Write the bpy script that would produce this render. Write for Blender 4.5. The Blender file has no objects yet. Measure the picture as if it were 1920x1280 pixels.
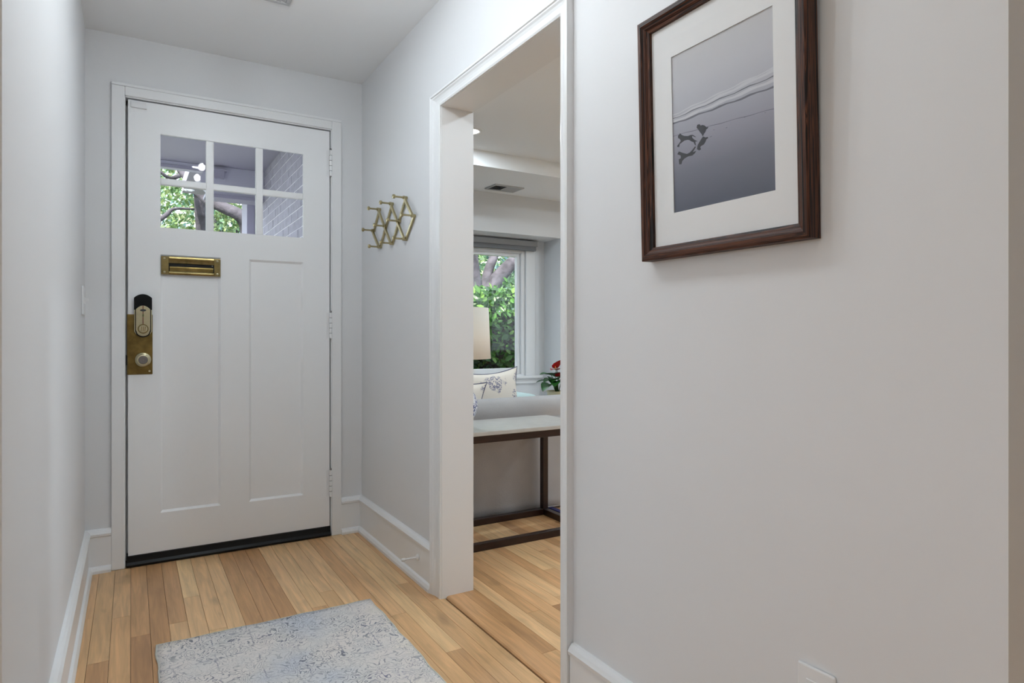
import bpy, bmesh, math, random
from mathutils import Vector, Matrix
random.seed(7)
S = bpy.context.scene
COL = S.collection
# ------------------------------------------------------------------ camera, world, sun, exposure
CAM_H = 1.0168
cd = bpy.data.cameras.new('camera'); cam = bpy.data.objects.new('camera', cd); COL.objects.link(cam)
cam.location = (0, 0, CAM_H)
cam.rotation_euler = (math.radians(90), 0, math.radians(-30.6929))
cd.sensor_width = 36; cd.lens = 36*1201.24/1920; cd.shift_y = -12.0/1920; cd.clip_start = .02
S.camera = cam
W = bpy.data.worlds.new('sky'); S.world = W; W.use_nodes = True
W.node_tree.nodes['Background'].inputs[0].default_value = (.80, .90, 1.0, 1)
W.node_tree.nodes['Background'].inputs[1].default_value = 2.8
sd = bpy.data.lights.new('sun', 'SUN'); sd.energy = 9.0; sd.angle = .02; sd.color = (1, .95, .86)
sun = bpy.data.objects.new('sun', sd); COL.objects.link(sun)
sun.rotation_euler = Vector((.42, .50, -.75)).to_track_quat('-Z', 'Y').to_euler()
VS = S.view_settings
VS.view_transform = 'Standard'; VS.look = 'None'; VS.exposure = 0.46; VS.gamma = 1.0; VS.use_curve_mapping = False
S.cycles.caustics_reflective = False; S.cycles.caustics_refractive = False
LAMP_HALL = 265.0; FILL_CAN = 2.5; FILL_REAR = .8; LAMP_LIVING = 9.3; FILL_SIDE = 1.5

# ------------------------------------------------------------------ room constants
L, R, D, C = -.171, 1.0316, 3.272, 2.323     # hall walls, door wall, ceiling
RW = 1.160                                    # living side of the hall wall
OY0, OY1, OZ = 1.457, 2.262, 1.900            # cased opening
BE, BZ, BWALL, BAYZ, WY = 4.005, 2.213, 4.713, 1.885, 5.0

# ------------------------------------------------------------------ materials
def lin(c):
    return tuple(((v/255)/12.92 if v/255 <= .04045 else ((v/255+.055)/1.055)**2.4) for v in c)
def nt(name):
    m = bpy.data.materials.new(name); m.use_nodes = True
    t = m.node_tree; return m, t, t.nodes['Principled BSDF']
def M(name, rgb, rough=.5, metal=0, var=0, vs=6, bump=0, bs=60, linear=False, stretch=None, spec=None, coat=0):
    m, t, b = nt(name)
    c = rgb if linear else lin(rgb)
    b.inputs['Base Color'].default_value = (*c, 1)
    b.inputs['Roughness'].default_value = rough; b.inputs['Metallic'].default_value = metal
    if spec is not None: b.inputs['Specular IOR Level'].default_value = spec
    if coat: b.inputs['Coat Weight'].default_value = coat; b.inputs['Coat Roughness'].default_value = .12
    N, K = t.nodes, t.links
    def coords(s):
        g = N.new('ShaderNodeNewGeometry'); mp = N.new('ShaderNodeMapping')
        K.new(g.outputs['Position'], mp.inputs[0])
        if stretch: mp.inputs['Scale'].default_value = stretch
        n = N.new('ShaderNodeTexNoise'); n.inputs['Scale'].default_value = s; n.inputs['Detail'].default_value = 6
        K.new(mp.outputs[0], n.inputs['Vector']); return n
    if var:
        n = coords(vs); r = N.new('ShaderNodeValToRGB')
        r.color_ramp.elements[0].position = .3; r.color_ramp.elements[1].position = .7
        r.color_ramp.elements[0].color = (*[x*(1-var) for x in c], 1)
        r.color_ramp.elements[1].color = (*[min(1, x*(1+var)) for x in c], 1)
        K.new(n.outputs[0], r.inputs[0]); K.new(r.outputs[0], b.inputs['Base Color'])
    if bump:
        n = coords(bs); bp = N.new('ShaderNodeBump'); bp.inputs['Strength'].default_value = bump
        bp.inputs['Distance'].default_value = .01
        K.new(n.outputs[0], bp.inputs['Height']); K.new(bp.outputs[0], b.inputs['Normal'])
    return m

m_wall = M('white_wall_paint', (.76, .76, .765), .55, linear=True, bump=.02, bs=90)
m_trim = M('white_trim_paint', (.84, .84, .84), .32, linear=True)
m_door = M('white_door_paint', (.88, .88, .88), .35, linear=True, bump=.015, bs=120)
m_ceil = M('white_ceiling_paint', (.90, .90, .90), .8, linear=True)
m_brass = M('brass', (142, 126, 84), .28, 1, var=.25, vs=40)
m_brass_old = M('worn_brass', (128, 108, 64), .36, 1, var=.3, vs=24)
m_brass_pale = M('pale_brass', (200, 192, 160), .30, 1, var=.08, vs=30)
m_gold = M('brushed_gold', (176, 164, 126), .26, 1)
m_black = M('black_plastic', (5, 5, 6), .5, spec=.2)
m_rubber = M('black_rubber', (8, 9, 11), .35, spec=.3)
m_dark = M('dark_gap', (16, 15, 14), .8)
m_steel = M('grey_metal', (150, 150, 150), .35, .8)
m_white_pl = M('white_plastic', (.80, .80, .80), .35, linear=True)
m_grille = M('white_grille', (.50, .50, .50), .5, linear=True)
m_frost = M('grey_glazed_disc', (122, 116, 112), .25, .3)
m_espresso = M('espresso_wood', (36, 14, 11), .3, var=.5, vs=7, stretch=(3, 3, 30), coat=.2)
m_stone = M('cream_stone', (192, 189, 183), .35, var=.07, vs=14, bump=.03, bs=60)
m_linen = M('grey_linen', (182, 179, 178), .9, var=.06, vs=5, bump=.25, bs=260)
m_shade = M('cream_linen_shade', (246, 241, 230), .9, bump=.1, bs=300)
m_aqua = M('pale_aqua_fabric', (200, 222, 220), .9)
m_navy = M('navy_paint', (24, 30, 92), .5)
m_blind = M('grey_shade_fabric', (120, 121, 124), .7)
m_blind_top = M('grey_shade_cassette', (160, 161, 163), .5)
m_pot = M('cream_ceramic', (222, 210, 172), .3)
m_red = M('red_spathe', (176, 26, 34), .3, var=.3, vs=60)
m_spadix = M('spadix', (214, 150, 70), .5)
m_leafd = M('dark_leaf', (42, 92, 38), .35, var=.45, vs=30)
m_stem = M('stem', (60, 96, 40), .5)
m_soil = M('soil', (40, 28, 20), .9)
m_bark = M('bark', (72, 69, 75), .95, var=.6, vs=7, bump=1.0, bs=22)
m_lawn = M('lawn', (92, 96, 82), .9, var=.3, vs=3)
m_porch = M('porch_paint_shaded', (.46, .44, .55), .6, linear=True)  # bluish white paint, with sky tint and shade put into the colour
m_porch_l = M('porch_beam_paint', (.66, .65, .76), .6, linear=True)
m_mortar = M('mortar', (.90, .89, .94), .9, linear=True)
m_brick = M('painted_brick', (.46, .44, .54), .75, linear=True, var=.12, vs=18, bump=.25, bs=60)
m_core = M('hedge_core_dark', (36, 34, 22), .95, var=.5, vs=20)  # dark colour of the added hedge core that blocks light
m_matb = M('white_mat_board', (.91, .91, .905), .8, linear=True)
m_print_dark = M('print_dark', (44, 44, 50), .6)
m_print_mid = M('print_band', (108, 108, 118), .6)
m_print_light = M('print_foam', (206, 207, 212), .6)
m_seat = M('bench_white', (.80, .80, .80), .4, linear=True)

def leaf_mat(name, cols, trans=.35, rough=.4):
    m, t, b = nt(name); N, K = t.nodes, t.links
    g = N.new('ShaderNodeNewGeometry'); oi = N.new('ShaderNodeObjectInfo')
    ad = N.new('ShaderNodeMath'); ad.operation = 'ADD'; fr = N.new('ShaderNodeMath'); fr.operation = 'FRACT'
    K.new(g.outputs['Random Per Island'], ad.inputs[0]); K.new(oi.outputs['Random'], ad.inputs[1]); K.new(ad.outputs[0], fr.inputs[0])
    r = N.new('ShaderNodeValToRGB'); e = r.color_ramp.elements
    while len(e) < len(cols): e.new(.5)
    for i, c in enumerate(cols):
        e[i].position = i/(len(cols)-1); e[i].color = (*lin(c), 1)
    K.new(fr.outputs[0], r.inputs[0]); K.new(r.outputs[0], b.inputs['Base Color'])
    b.inputs['Roughness'].default_value = rough
    tr = N.new('ShaderNodeBsdfTranslucent'); mx = N.new('ShaderNodeMixShader'); mx.inputs[0].default_value = trans
    K.new(r.outputs[0], tr.inputs[0]); K.new(b.outputs[0], mx.inputs[1]); K.new(tr.outputs[0], mx.inputs[2])
    K.new(mx.outputs[0], t.nodes['Material Output'].inputs[0])
    return m
m_hedge = leaf_mat('hedge_leaves', [(22, 52, 24), (46, 90, 34), (78, 132, 44), (30, 64, 34), (118, 164, 66)])
m_oak = leaf_mat('tree_leaves', [(70, 104, 60), (110, 140, 84), (160, 176, 120), (84, 118, 84), (196, 206, 164)])
m_oak2 = leaf_mat('pale_tree_leaves', [(80, 120, 84), (120, 160, 120), (170, 200, 160), (60, 100, 70), (150, 180, 190)])

def glass_mat():
    m = bpy.data.materials.new('window_glass'); m.use_nodes = True; t = m.node_tree; N, K = t.nodes, t.links
    N.remove(N['Principled BSDF'])
    tr = N.new('ShaderNodeBsdfTransparent'); gl = N.new('ShaderNodeBsdfGlossy'); gl.inputs['Roughness'].default_value = .0
    tr.inputs[0].default_value = (.985, .985, .985, 1)
    fr = N.new('ShaderNodeFresnel'); ge = N.new('ShaderNodeNewGeometry'); io = N.new('ShaderNodeMapRange')
    io.inputs[3].default_value = 1.25; io.inputs[4].default_value = 1/1.25
    K.new(ge.outputs['Backfacing'], io.inputs[0]); K.new(io.outputs[0], fr.inputs[0]); mx = N.new('ShaderNodeMixShader')
    K.new(fr.outputs[0], mx.inputs[0]); K.new(tr.outputs[0], mx.inputs[1]); K.new(gl.outputs[0], mx.inputs[2])
    K.new(mx.outputs[0], N['Material Output'].inputs[0]); return m
m_glass = glass_mat()
def emis(name, c, s):
    m, t, b = nt(name); b.inputs['Base Color'].default_value = (.9, .9, .9, 1)
    b.inputs['Emission Color'].default_value = (*c, 1); b.inputs['Emission Strength'].default_value = s; return m
m_lens = emis('lamp_lens', (1, .97, .92), 5)

def floor_mat():
    m, t, b = nt('oak_strip_floor'); N, K = t.nodes, t.links
    oi = N.new('ShaderNodeObjectInfo'); g = N.new('ShaderNodeNewGeometry')
    r = N.new('ShaderNodeValToRGB'); e = r.color_ramp.elements
    cols = [(178, 132, 90), (222, 174, 124), (234, 192, 142), (204, 156, 108), (240, 202, 150), (216, 166, 116), (188, 142, 96)]
    while len(e) < len(cols): e.new(.5)
    for i, c in enumerate(cols): e[i].position = i/(len(cols)-1); e[i].color = (*lin(c), 1)
    K.new(oi.outputs['Random'], r.inputs[0])
    ml = N.new('ShaderNodeMath'); ml.operation = 'MULTIPLY'; ml.inputs[1].default_value = 40
    K.new(oi.outputs['Random'], ml.inputs[0])
    cb = N.new('ShaderNodeCombineXYZ'); K.new(ml.outputs[0], cb.inputs[0]); K.new(ml.outputs[0], cb.inputs[1])
    va = N.new('ShaderNodeVectorMath'); va.operation = 'ADD'; K.new(g.outputs['Position'], va.inputs[0]); K.new(cb.outputs[0], va.inputs[1])
    def noise(sc, scale, det, dist=0):
        mp = N.new('ShaderNodeMapping'); mp.inputs['Scale'].default_value = sc; K.new(va.outputs[0], mp.inputs[0])
        n = N.new('ShaderNodeTexNoise'); n.inputs['Scale'].default_value = scale; n.inputs['Detail'].default_value = det
        n.inputs['Distortion'].default_value = dist; K.new(mp.outputs[0], n.inputs[0]); return n
    n1 = noise((22, 1.6, 1), 2.2, 5, .8); n2 = noise((160, 5, 1), 1.5, 4); n3 = noise((7, 2.5, 1), 1.3, 3)
    def ramp(n, p0, p1, v0, v1):
        q = N.new('ShaderNodeMapRange'); q.inputs[1].default_value = p0; q.inputs[2].default_value = p1
        q.inputs[3].default_value = v0; q.inputs[4].default_value = v1; K.new(n.outputs[0], q.inputs[0]); return q
    def mul(a, bsock):
        x = N.new('ShaderNodeMixRGB'); x.blend_type = 'MULTIPLY'; x.inputs[0].default_value = 1
        K.new(a, x.inputs[1]); K.new(bsock, x.inputs[2]); return x.outputs[0]
    o = mul(r.outputs[0], ramp(n1, .3, .7, .78, 1.10).outputs[0])
    o = mul(o, ramp(n2, .3, .7, .93, 1.05).outputs[0])
    o = mul(o, ramp(n3, .24, .38, .66, 1.0).outputs[0])
    K.new(o, b.inputs['Base Color'])
    b.inputs['Roughness'].default_value = .34
    bp = N.new('ShaderNodeBump'); bp.inputs['Strength'].default_value = .05; bp.inputs['Distance'].default_value = .004
    K.new(n2.outputs[0], bp.inputs['Height']); K.new(bp.outputs[0], b.inputs['Normal'])
    return m
m_floor = floor_mat()

def frame_mat(name, stretch):
    m, t, b = nt(name); N, K = t.nodes, t.links
    tc = N.new('ShaderNodeTexCoord'); mp = N.new('ShaderNodeMapping'); mp.inputs['Scale'].default_value = stretch
    K.new(tc.outputs['Object'], mp.inputs[0])
    n = N.new('ShaderNodeTexNoise'); n.inputs['Scale'].default_value = 1.0; n.inputs['Detail'].default_value = 3; n.inputs['Distortion'].default_value = 1.2
    K.new(mp.outputs[0], n.inputs[0])
    r = N.new('ShaderNodeValToRGB'); e = r.color_ramp.elements
    cols = [(.36, (10, 6, 5)), (.44, (38, 18, 12)), (.50, (104, 62, 40)), (.53, (26, 13, 9)), (.60, (96, 56, 36)), (.66, (14, 8, 6))]
    while len(e) < len(cols): e.new(.5)
    for i, (p, c) in enumerate(cols): e[i].position = p; e[i].color = (*lin(c), 1)
    K.new(n.outputs[0], r.inputs[0]); K.new(r.outputs[0], b.inputs['Base Color']); b.inputs['Roughness'].default_value = .5; b.inputs['Specular IOR Level'].default_value = .3
    return m
m_frame_v = frame_mat('rosewood_upright', (110, 2.2, 110)); m_frame_h = frame_mat('rosewood_rail', (2.2, 110, 110))

def rug_mat():
    m, t, b = nt('faded_rug'); N, K = t.nodes, t.links
    g = N.new('ShaderNodeNewGeometry')
    def noise(sc, det=6, dist=0, st=(1, 1, 1)):
        mp = N.new('ShaderNodeMapping'); mp.inputs['Scale'].default_value = st; K.new(g.outputs['Position'], mp.inputs[0])
        n = N.new('ShaderNodeTexNoise'); n.inputs['Scale'].default_value = sc; n.inputs['Detail'].default_value = det; n.inputs['Distortion'].default_value = dist
        K.new(mp.outputs[0], n.inputs[0]); return n
    def ramp(src, stops):
        r = N.new('ShaderNodeValToRGB'); e = r.color_ramp.elements
        while len(e) < len(stops): e.new(.5)
        for i, (p, c) in enumerate(stops): e[i].position = p; e[i].color = (*(lin(c) if max(c) > 1 else c), 1)
        K.new(src, r.inputs[0]); return r
    base = ramp(noise(3.2, 4).outputs[0], [(.30, (206, 208, 214)), (.45, (222, 218, 214)), (.55, (230, 222, 216)), (.70, (234, 226, 212))])
    # curling line motif: thin dark rims of a strongly distorted noise field
    k8 = N.new('ShaderNodeMath'); k8.operation = 'MULTIPLY'; k8.inputs[1].default_value = 9; K.new(noise(24, 1.5, .8).outputs[0], k8.inputs[0])
    kf = N.new('ShaderNodeMath'); kf.operation = 'FRACT'; K.new(k8.outputs[0], kf.inputs[0])
    c1 = ramp(kf.outputs[0], [(0, (0, 0, 0)), (.34, (0, 0, 0)), (.44, (1, 1, 1)), (.56, (1, 1, 1)), (.66, (0, 0, 0))])
    patch = ramp(noise(5, 3).outputs[0], [(.36, (.25, .25, .25)), (.58, (1, 1, 1))])
    am = N.new('ShaderNodeMath'); am.operation = 'MULTIPLY'; K.new(c1.outputs[0], am.inputs[0]); K.new(patch.outputs[0], am.inputs[1])
    a2 = N.new('ShaderNodeMath'); a2.operation = 'MULTIPLY'; a2.inputs[1].default_value = .95; K.new(am.outputs[0], a2.inputs[0])
    ink = ramp(noise(4, 2).outputs[0], [(.35, (118, 124, 138)), (.55, (122, 124, 132)), (.7, (120, 116, 146))])
    mx = N.new('ShaderNodeMixRGB'); K.new(a2.outputs[0], mx.inputs[0]); K.new(base.outputs[0], mx.inputs[1]); K.new(ink.outputs[0], mx.inputs[2])
    # worn tile grid
    br = N.new('ShaderNodeTexBrick'); br.offset = 0; br.inputs['Scale'].default_value = 1
    br.inputs['Brick Width'].default_value = .118; br.inputs['Row Height'].default_value = .2; br.inputs['Mortar Size'].default_value = .003; br.inputs['Mortar Smooth'].default_value = .6
    dn = noise(60, 2); mv = N.new('ShaderNodeVectorMath'); mv.operation = 'MULTIPLY_ADD'
    mv.inputs[1].default_value = (.02, .02, 0); K.new(dn.outputs['Color'], mv.inputs[0]); K.new(g.outputs['Position'], mv.inputs[2])
    K.new(mv.outputs[0], br.inputs['Vector'])
    wear = ramp(noise(9, 4).outputs[0], [(.45, (0, 0, 0)), (.62, (1, 1, 1))])
    gm = N.new('ShaderNodeMath'); gm.operation = 'MULTIPLY'; K.new(br.outputs['Fac'], gm.inputs[0]); K.new(wear.outputs[0], gm.inputs[1])
    g2 = N.new('ShaderNodeMath'); g2.operation = 'MULTIPLY'; g2.inputs[1].default_value = .5; K.new(gm.outputs[0], g2.inputs[0])
    mx2 = N.new('ShaderNodeMixRGB'); K.new(g2.outputs[0], mx2.inputs[0]); K.new(mx.outputs[0], mx2.inputs[1]); mx2.inputs[2].default_value = (*lin((86, 90, 124)), 1)
    sp = ramp(noise(300, 2).outputs[0], [(.35, (.84, .84, .84)), (.65, (1, 1, 1))])
    mm = N.new('ShaderNodeMixRGB'); mm.blend_type = 'MULTIPLY'; mm.inputs[0].default_value = 1; K.new(mx2.outputs[0], mm.inputs[1]); K.new(sp.outputs[0], mm.inputs[2])
    K.new(mm.outputs[0], b.inputs['Base Color']); b.inputs['Roughness'].default_value = .95
    bp = N.new('ShaderNodeBump'); bp.inputs['Strength'].default_value = .3; bp.inputs['Distance'].default_value = .002
    K.new(noise(400, 2).outputs[0], bp.inputs['Height']); K.new(bp.outputs[0], b.inputs['Normal']); return m
m_rug = rug_mat(); m_rug_edge = M('rug_binding', (196, 196, 188), .95, var=.1, vs=60)

def print_mat():   # beach photograph: pale sky above the surf, wet sand below, printed colours
    m, t, b = nt('beach_print'); N, K = t.nodes, t.links
    tc = N.new('ShaderNodeTexCoord'); sx = N.new('ShaderNodeSeparateXYZ'); K.new(tc.outputs['Object'], sx.inputs[0])
    mr = N.new('ShaderNodeMapRange'); mr.inputs[1].default_value = .098; mr.inputs[2].default_value = .435; K.new(sx.outputs[1], mr.inputs[0])
    r = N.new('ShaderNodeValToRGB'); e = r.color_ramp.elements
    cols = [(0, (90, 95, 110)), (.25, (122, 123, 137)), (.45, (158, 157, 170)), (.56, (172, 173, 184)), (.62, (186, 187, 196)), (.8, (198, 198, 204)), (1, (202, 201, 203))]
    while len(e) < len(cols): e.new(.5)
    for i, (p, c) in enumerate(cols): e[i].position = p; e[i].color = (*lin(c), 1)
    K.new(mr.outputs[0], r.inputs[0]); K.new(r.outputs[0], b.inputs['Base Color']); b.inputs['Roughness'].default_value = .6; return m
m_print = print_mat()

def floral_mat(name, ground, ink, sc, th, fine):
    m, t, b = nt(name); N, K = t.nodes, t.links
    tc = N.new('ShaderNodeTexCoord')
    n1 = N.new('ShaderNodeTexNoise'); n1.inputs['Scale'].default_value = sc; n1.inputs['Detail'].default_value = 1
    n2 = N.new('ShaderNodeTexNoise'); n2.inputs['Scale'].default_value = fine; n2.inputs['Detail'].default_value = 2; n2.inputs['Distortion'].default_value = 1.5
    K.new(tc.outputs['Object'], n1.inputs[0]); K.new(tc.outputs['Object'], n2.inputs[0])
    r1 = N.new('ShaderNodeMapRange'); r1.inputs[1].default_value = th; r1.inputs[2].default_value = th+.04; K.new(n1.outputs[0], r1.inputs[0])
    r2 = N.new('ShaderNodeMapRange'); r2.inputs[1].default_value = .48; r2.inputs[2].default_value = .54; K.new(n2.outputs[0], r2.inputs[0])
    mu = N.new('ShaderNodeMath'); mu.operation = 'MULTIPLY'; K.new(r1.outputs[0], mu.inputs[0]); K.new(r2.outputs[0], mu.inputs[1])
    mx = N.new('ShaderNodeMixRGB'); K.new(mu.outputs[0], mx.inputs[0]); mx.inputs[1].default_value = (*lin(ground), 1); mx.inputs[2].default_value = (*lin(ink), 1)
    K.new(mx.outputs[0], b.inputs['Base Color']); b.inputs['Roughness'].default_value = .85; return m
m_floral = floral_mat('blue_floral_linen', (238, 229, 216), (132, 130, 152), 11, .55, 80)
m_china = floral_mat('blue_white_porcelain', (226, 228, 234), (62, 76, 130), 20, .36, 90)
m_china.node_tree.nodes['Principled BSDF'].inputs['Roughness'].default_value = .15
m_piping = M('blue_piping', (104, 104, 124), .9)

# ------------------------------------------------------------------ mesh helpers
class MB:
    def __init__(s): s.v = []; s.f = []
    def add(s, v, f):
        o = len(s.v); s.v += [tuple(p) for p in v]; s.f += [tuple(i+o for i in q) for q in f]; return s
    def box(s, x0, x1, y0, y1, z0, z1):
        return s.add([(x0,y0,z0),(x1,y0,z0),(x1,y1,z0),(x0,y1,z0),(x0,y0,z1),(x1,y0,z1),(x1,y1,z1),(x0,y1,z1)],
                     [(0,3,2,1),(4,5,6,7),(0,1,5,4),(1,2,6,5),(2,3,7,6),(3,0,4,7)])
    def prism(s, poly, a0, a1, fn):     # poly of 2D points, fn(u, v, a) -> xyz
        n = len(poly)
        v = [fn(u, w, a0) for u, w in poly]+[fn(u, w, a1) for u, w in poly]
        return s.add(v, [tuple(range(n-1, -1, -1)), tuple(range(n, 2*n))]+[(i, (i+1) % n, n+(i+1) % n, n+i) for i in range(n)])
    def lathe(s, prof, fn, n=24, cap=True):   # prof of (r, h); fn(x, y, h) -> xyz
        v = []; f = []
        for r, h in prof:
            for i in range(n):
                a = 2*math.pi*i/n; v.append(fn(r*math.cos(a), r*math.sin(a), h))
        for j in range(len(prof)-1):
            for i in range(n):
                k = (i+1) % n; f.append((j*n+i, j*n+k, (j+1)*n+k, (j+1)*n+i))
        if cap: f.append(tuple(range(n-1, -1, -1))); f.append(tuple((len(prof)-1)*n+i for i in range(n)))
        return s.add(v, f)
    def tube(s, pts, rad, n=8):
        pts = [Vector(p) for p in pts]; v = []; f = []
        if not isinstance(rad, (list, tuple)): rad = [rad]*len(pts)
        for i, p in enumerate(pts):
            d = (pts[min(i+1, len(pts)-1)]-pts[max(i-1, 0)]).normalized()
            a = d.orthogonal().normalized() if i == 0 else (pa-d*pa.dot(d)).normalized()
            pa = a; b = d.cross(a)
            for k in range(n):
                t = 2*math.pi*k/n; v.append(p+(a*math.cos(t)+b*math.sin(t))*rad[i])
        for i in range(len(pts)-1):
            for k in range(n): f.append((i*n+k, i*n+(k+1) % n, (i+1)*n+(k+1) % n, (i+1)*n+k))
        f.append(tuple(range(n-1, -1, -1))); f.append(tuple((len(pts)-1)*n+k for k in range(n)))
        return s.add(v, f)
    def build(s, name, mat, parent=None, smooth=False, bevel=0, seg=2, label=None, cat=None, kind=None, group=None, sub=0):
        me = bpy.data.meshes.new(name); me.from_pydata(s.v, [], s.f)
        bm = bmesh.new(); bm.from_mesh(me); bmesh.ops.recalc_face_normals(bm, faces=bm.faces); bm.to_mesh(me); bm.free()
        me.materials.append(mat)
        if smooth: me.polygons.foreach_set('use_smooth', [True]*len(me.polygons))
        o = bpy.data.objects.new(name, me); COL.objects.link(o)
        if bevel:
            b = o.modifiers.new('bevel', 'BEVEL'); b.width = bevel; b.segments = seg; b.limit_method = 'ANGLE'
        if sub:
            b = o.modifiers.new('sub', 'SUBSURF'); b.levels = sub; b.render_levels = sub
        if parent:
            o.parent = parent
            if parent.get('_local') is None: o.matrix_parent_inverse = world(parent).inverted()
        tag(o, label, cat, kind, group); return o
def world(o):
    m = o.matrix_basis.copy()
    return m if not o.parent else world(o.parent) @ o.matrix_parent_inverse @ m
def tag(o, label=None, cat=None, kind=None, group=None):
    if label: o['label'] = label
    if cat: o['category'] = cat
    if kind: o['kind'] = kind
    if group: o['group'] = group
    return o
def thing(name, loc, label, cat, kind=None, group=None):
    o = bpy.data.objects.new(name, None); COL.objects.link(o); o.location = loc; o.empty_display_size = .05
    return tag(o, label, cat, kind, group)
def B(*a): return MB().box(*a)

# ------------------------------------------------------------------ floors
fl = MB().box(-3.3, 1.045, -1.72, 3.42, -.06, -.012).box(1.045, 4.72, -1.72, 5.12, -.06, -.005).build('floor', m_dark, label='honey oak strip floor with narrow boards through hall and living room', cat='floor', kind='structure')
pm = bpy.data.meshes.new('floor_plank')
pm.from_pydata([(0,0,0),(1,0,0),(1,1,0),(0,1,0),(0,0,1),(1,0,1),(1,1,1),(0,1,1)], [], [(0,3,2,1),(4,5,6,7),(0,1,5,4),(1,2,6,5),(2,3,7,6),(3,0,4,7)])
pm.materials.append(m_floor)
def plank(x0, x1, y0, y1, z0, z1):
    o = bpy.data.objects.new('floor_plank', pm); COL.objects.link(o); o.parent = fl
    o.location = (x0+.0006, y0+.0005, z0); o.scale = (x1-x0-.0012, y1-y0-.0010, z1-z0)
def strips(x0, n, w, ya, yb, z0, z1, lo, hi):
    for i in range(n):
        y = yb
        first = True
        while y > ya:
            l = random.uniform(lo, hi)*(random.uniform(.3, 1) if first else 1); first = False
            y2 = max(ya, y-l)
            if y2-ya < .25: y2 = ya
            plank(x0+i*w, x0+(i+1)*w, y2, y, z0, z1); y = y2
strips(L-.006, 21, (1.040-L+.006)/21, .2, 3.34, -.012, 0, 1.0, 2.4)
strips(1.118, 33, .0575, .6, 4.70, -.005, .007, .7, 2.0)
far = MB()
for i in range(21): far.box(L-.006+i*.058, L-.006+(i+1)*.058-.001, -1.7, .199, -.012, 0)
for i in range(54): far.box(-3.28+i*.0575, -3.28+(i+1)*.0575-.001, -1.7, 3.3, -.012, 0)
for i in range(33): far.box(1.118+i*.0575, 1.118+(i+1)*.0575-.001, -1.7, .599, -.005, .007)
for i in range(28): far.box(3.017+i*.0575, 3.017+(i+1)*.0575-.001, -1.7, 4.70, -.005, .007)
far.build('far_boards', m_floor, fl, kind='stuff')
# rounded nosing board where the living room floor starts a little higher
npts = [(1.046, -.012), (1.118, -.012), (1.118, .007), (1.056, .007), (1.050, .005), (1.046, .000)]
MB().prism(npts, -1.6, 2.262+1.0, lambda u, w, a: (u, a, w)).build('nosing_board', m_floor, fl)

# ------------------------------------------------------------------ shell
w = MB()
w.box(L-.12, -.030, D, 3.40, -.05, C+.1).box(.876, R+.005, D, 3.40, -.05, C+.1).box(-.030, .876, D, 3.40, 2.062, C+.1)
w.build('wall_back', m_wall, label='white hall end wall around the front door', cat='wall', kind='structure')
w = MB().box(L-.12, L, 1.243, D, -.05, C+.1).box(L-.12, L, -1.7, 1.243, 2.05, C+.1).box(L-.12, L, -1.7, -1.2, -.05, 2.05)
w.build('wall_left', m_wall, label='white hall wall at the left edge of the photo', cat='wall', kind='structure')
w = MB().box(R, RW, OY1, 3.40, -.05, C+.1).box(1.06, RW, 3.40, 4.83, -.05, C+.1).box(R, RW, OY0, OY1, OZ, C+.1).box(R, RW, .407, OY0, -.05, C+.1).box(R, RW, -.7, .407, 2.05, C+.1).box(R, RW, -1.7, -.7, -.05, C+.1)
w.build('wall_right', m_wall, label='white hall wall with the cased opening and framed picture', cat='wall', kind='structure')
MB().box(-3.42, 4.84, -1.82, -1.7, -.05, C+.1).build('wall_rear', m_wall, label='white wall behind the viewpoint', cat='wall', kind='structure')
w = MB().box(-3.42, -3.30, -1.7, 3.40, -.05, .7).box(-3.42, -3.30, -1.7, 3.40, 2.1, C+.1).box(-3.42, -3.30, -1.7, -1.0, .7, 2.1).box(-3.42, -3.30, 1.4, 3.40, .7, 2.1).box(-3.30, L-.12, 3.28, 3.40, -.05, C+.1)
w.build('wall_side_room', m_wall, label='white wall of the side room with wide window added for daylight', cat='wall', kind='structure')
w = MB().box(4.72, 4.84, -1.7, 4.83, -.05, .7).box(4.72, 4.84, -1.7, 4.83, 2.0, C+.1).box(4.72, 4.84, -1.7, .2, .7, 2.0).box(4.72, 4.84, 2.6, 4.83, .7, 2.0)
w.build('wall_living_side', m_wall, label='white side wall of the living room with window added for daylight', cat='wall', kind='structure')
BX0, BX1 = 1.62, 3.32
w = MB().box(RW, BX0, BWALL, 4.83, -.05, 2.45).box(BX1, 4.72, BWALL, 4.83, -.05, 2.45).box(BX0, BX1, BWALL, 4.83, BAYZ, 2.45)
w.box(BX0-.12, BX0, 4.83, 5.12, -.05, 2.0).box(BX1, BX1+.12, 4.83, 5.12, -.05, 2.0).box(BX0, BX1, 4.83, 5.12, BAYZ, 2.0)
GX0, GX1, GZ0, GZ1 = 1.90, 3.04, .715, 1.732
w.box(BX0, GX0-.07, WY, 5.12, -.05, BAYZ).box(GX1+.07, BX1, WY, 5.12, -.05, BAYZ).box(GX0-.07, GX1+.07, WY, 5.12, GZ1+.045, BAYZ).box(GX0-.07, GX1+.07, WY, 5.12, -.05, GZ0-.075)
w.build('wall_window', m_wall, label='white living room wall with recessed window bay', cat='wall', kind='structure')
c = MB().box(-3.42, RW-.02, -1.82, 3.40, C, C+.14).box(RW-.02, 4.84, -1.82, BE, C, C+.14).box(RW-.02, 4.84, BE, 4.95, BZ, C+.14)
c.build('ceiling', m_ceil, label='flat white ceiling dropping to a soffit over the window wall', cat='ceiling', kind='structure')

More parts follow.
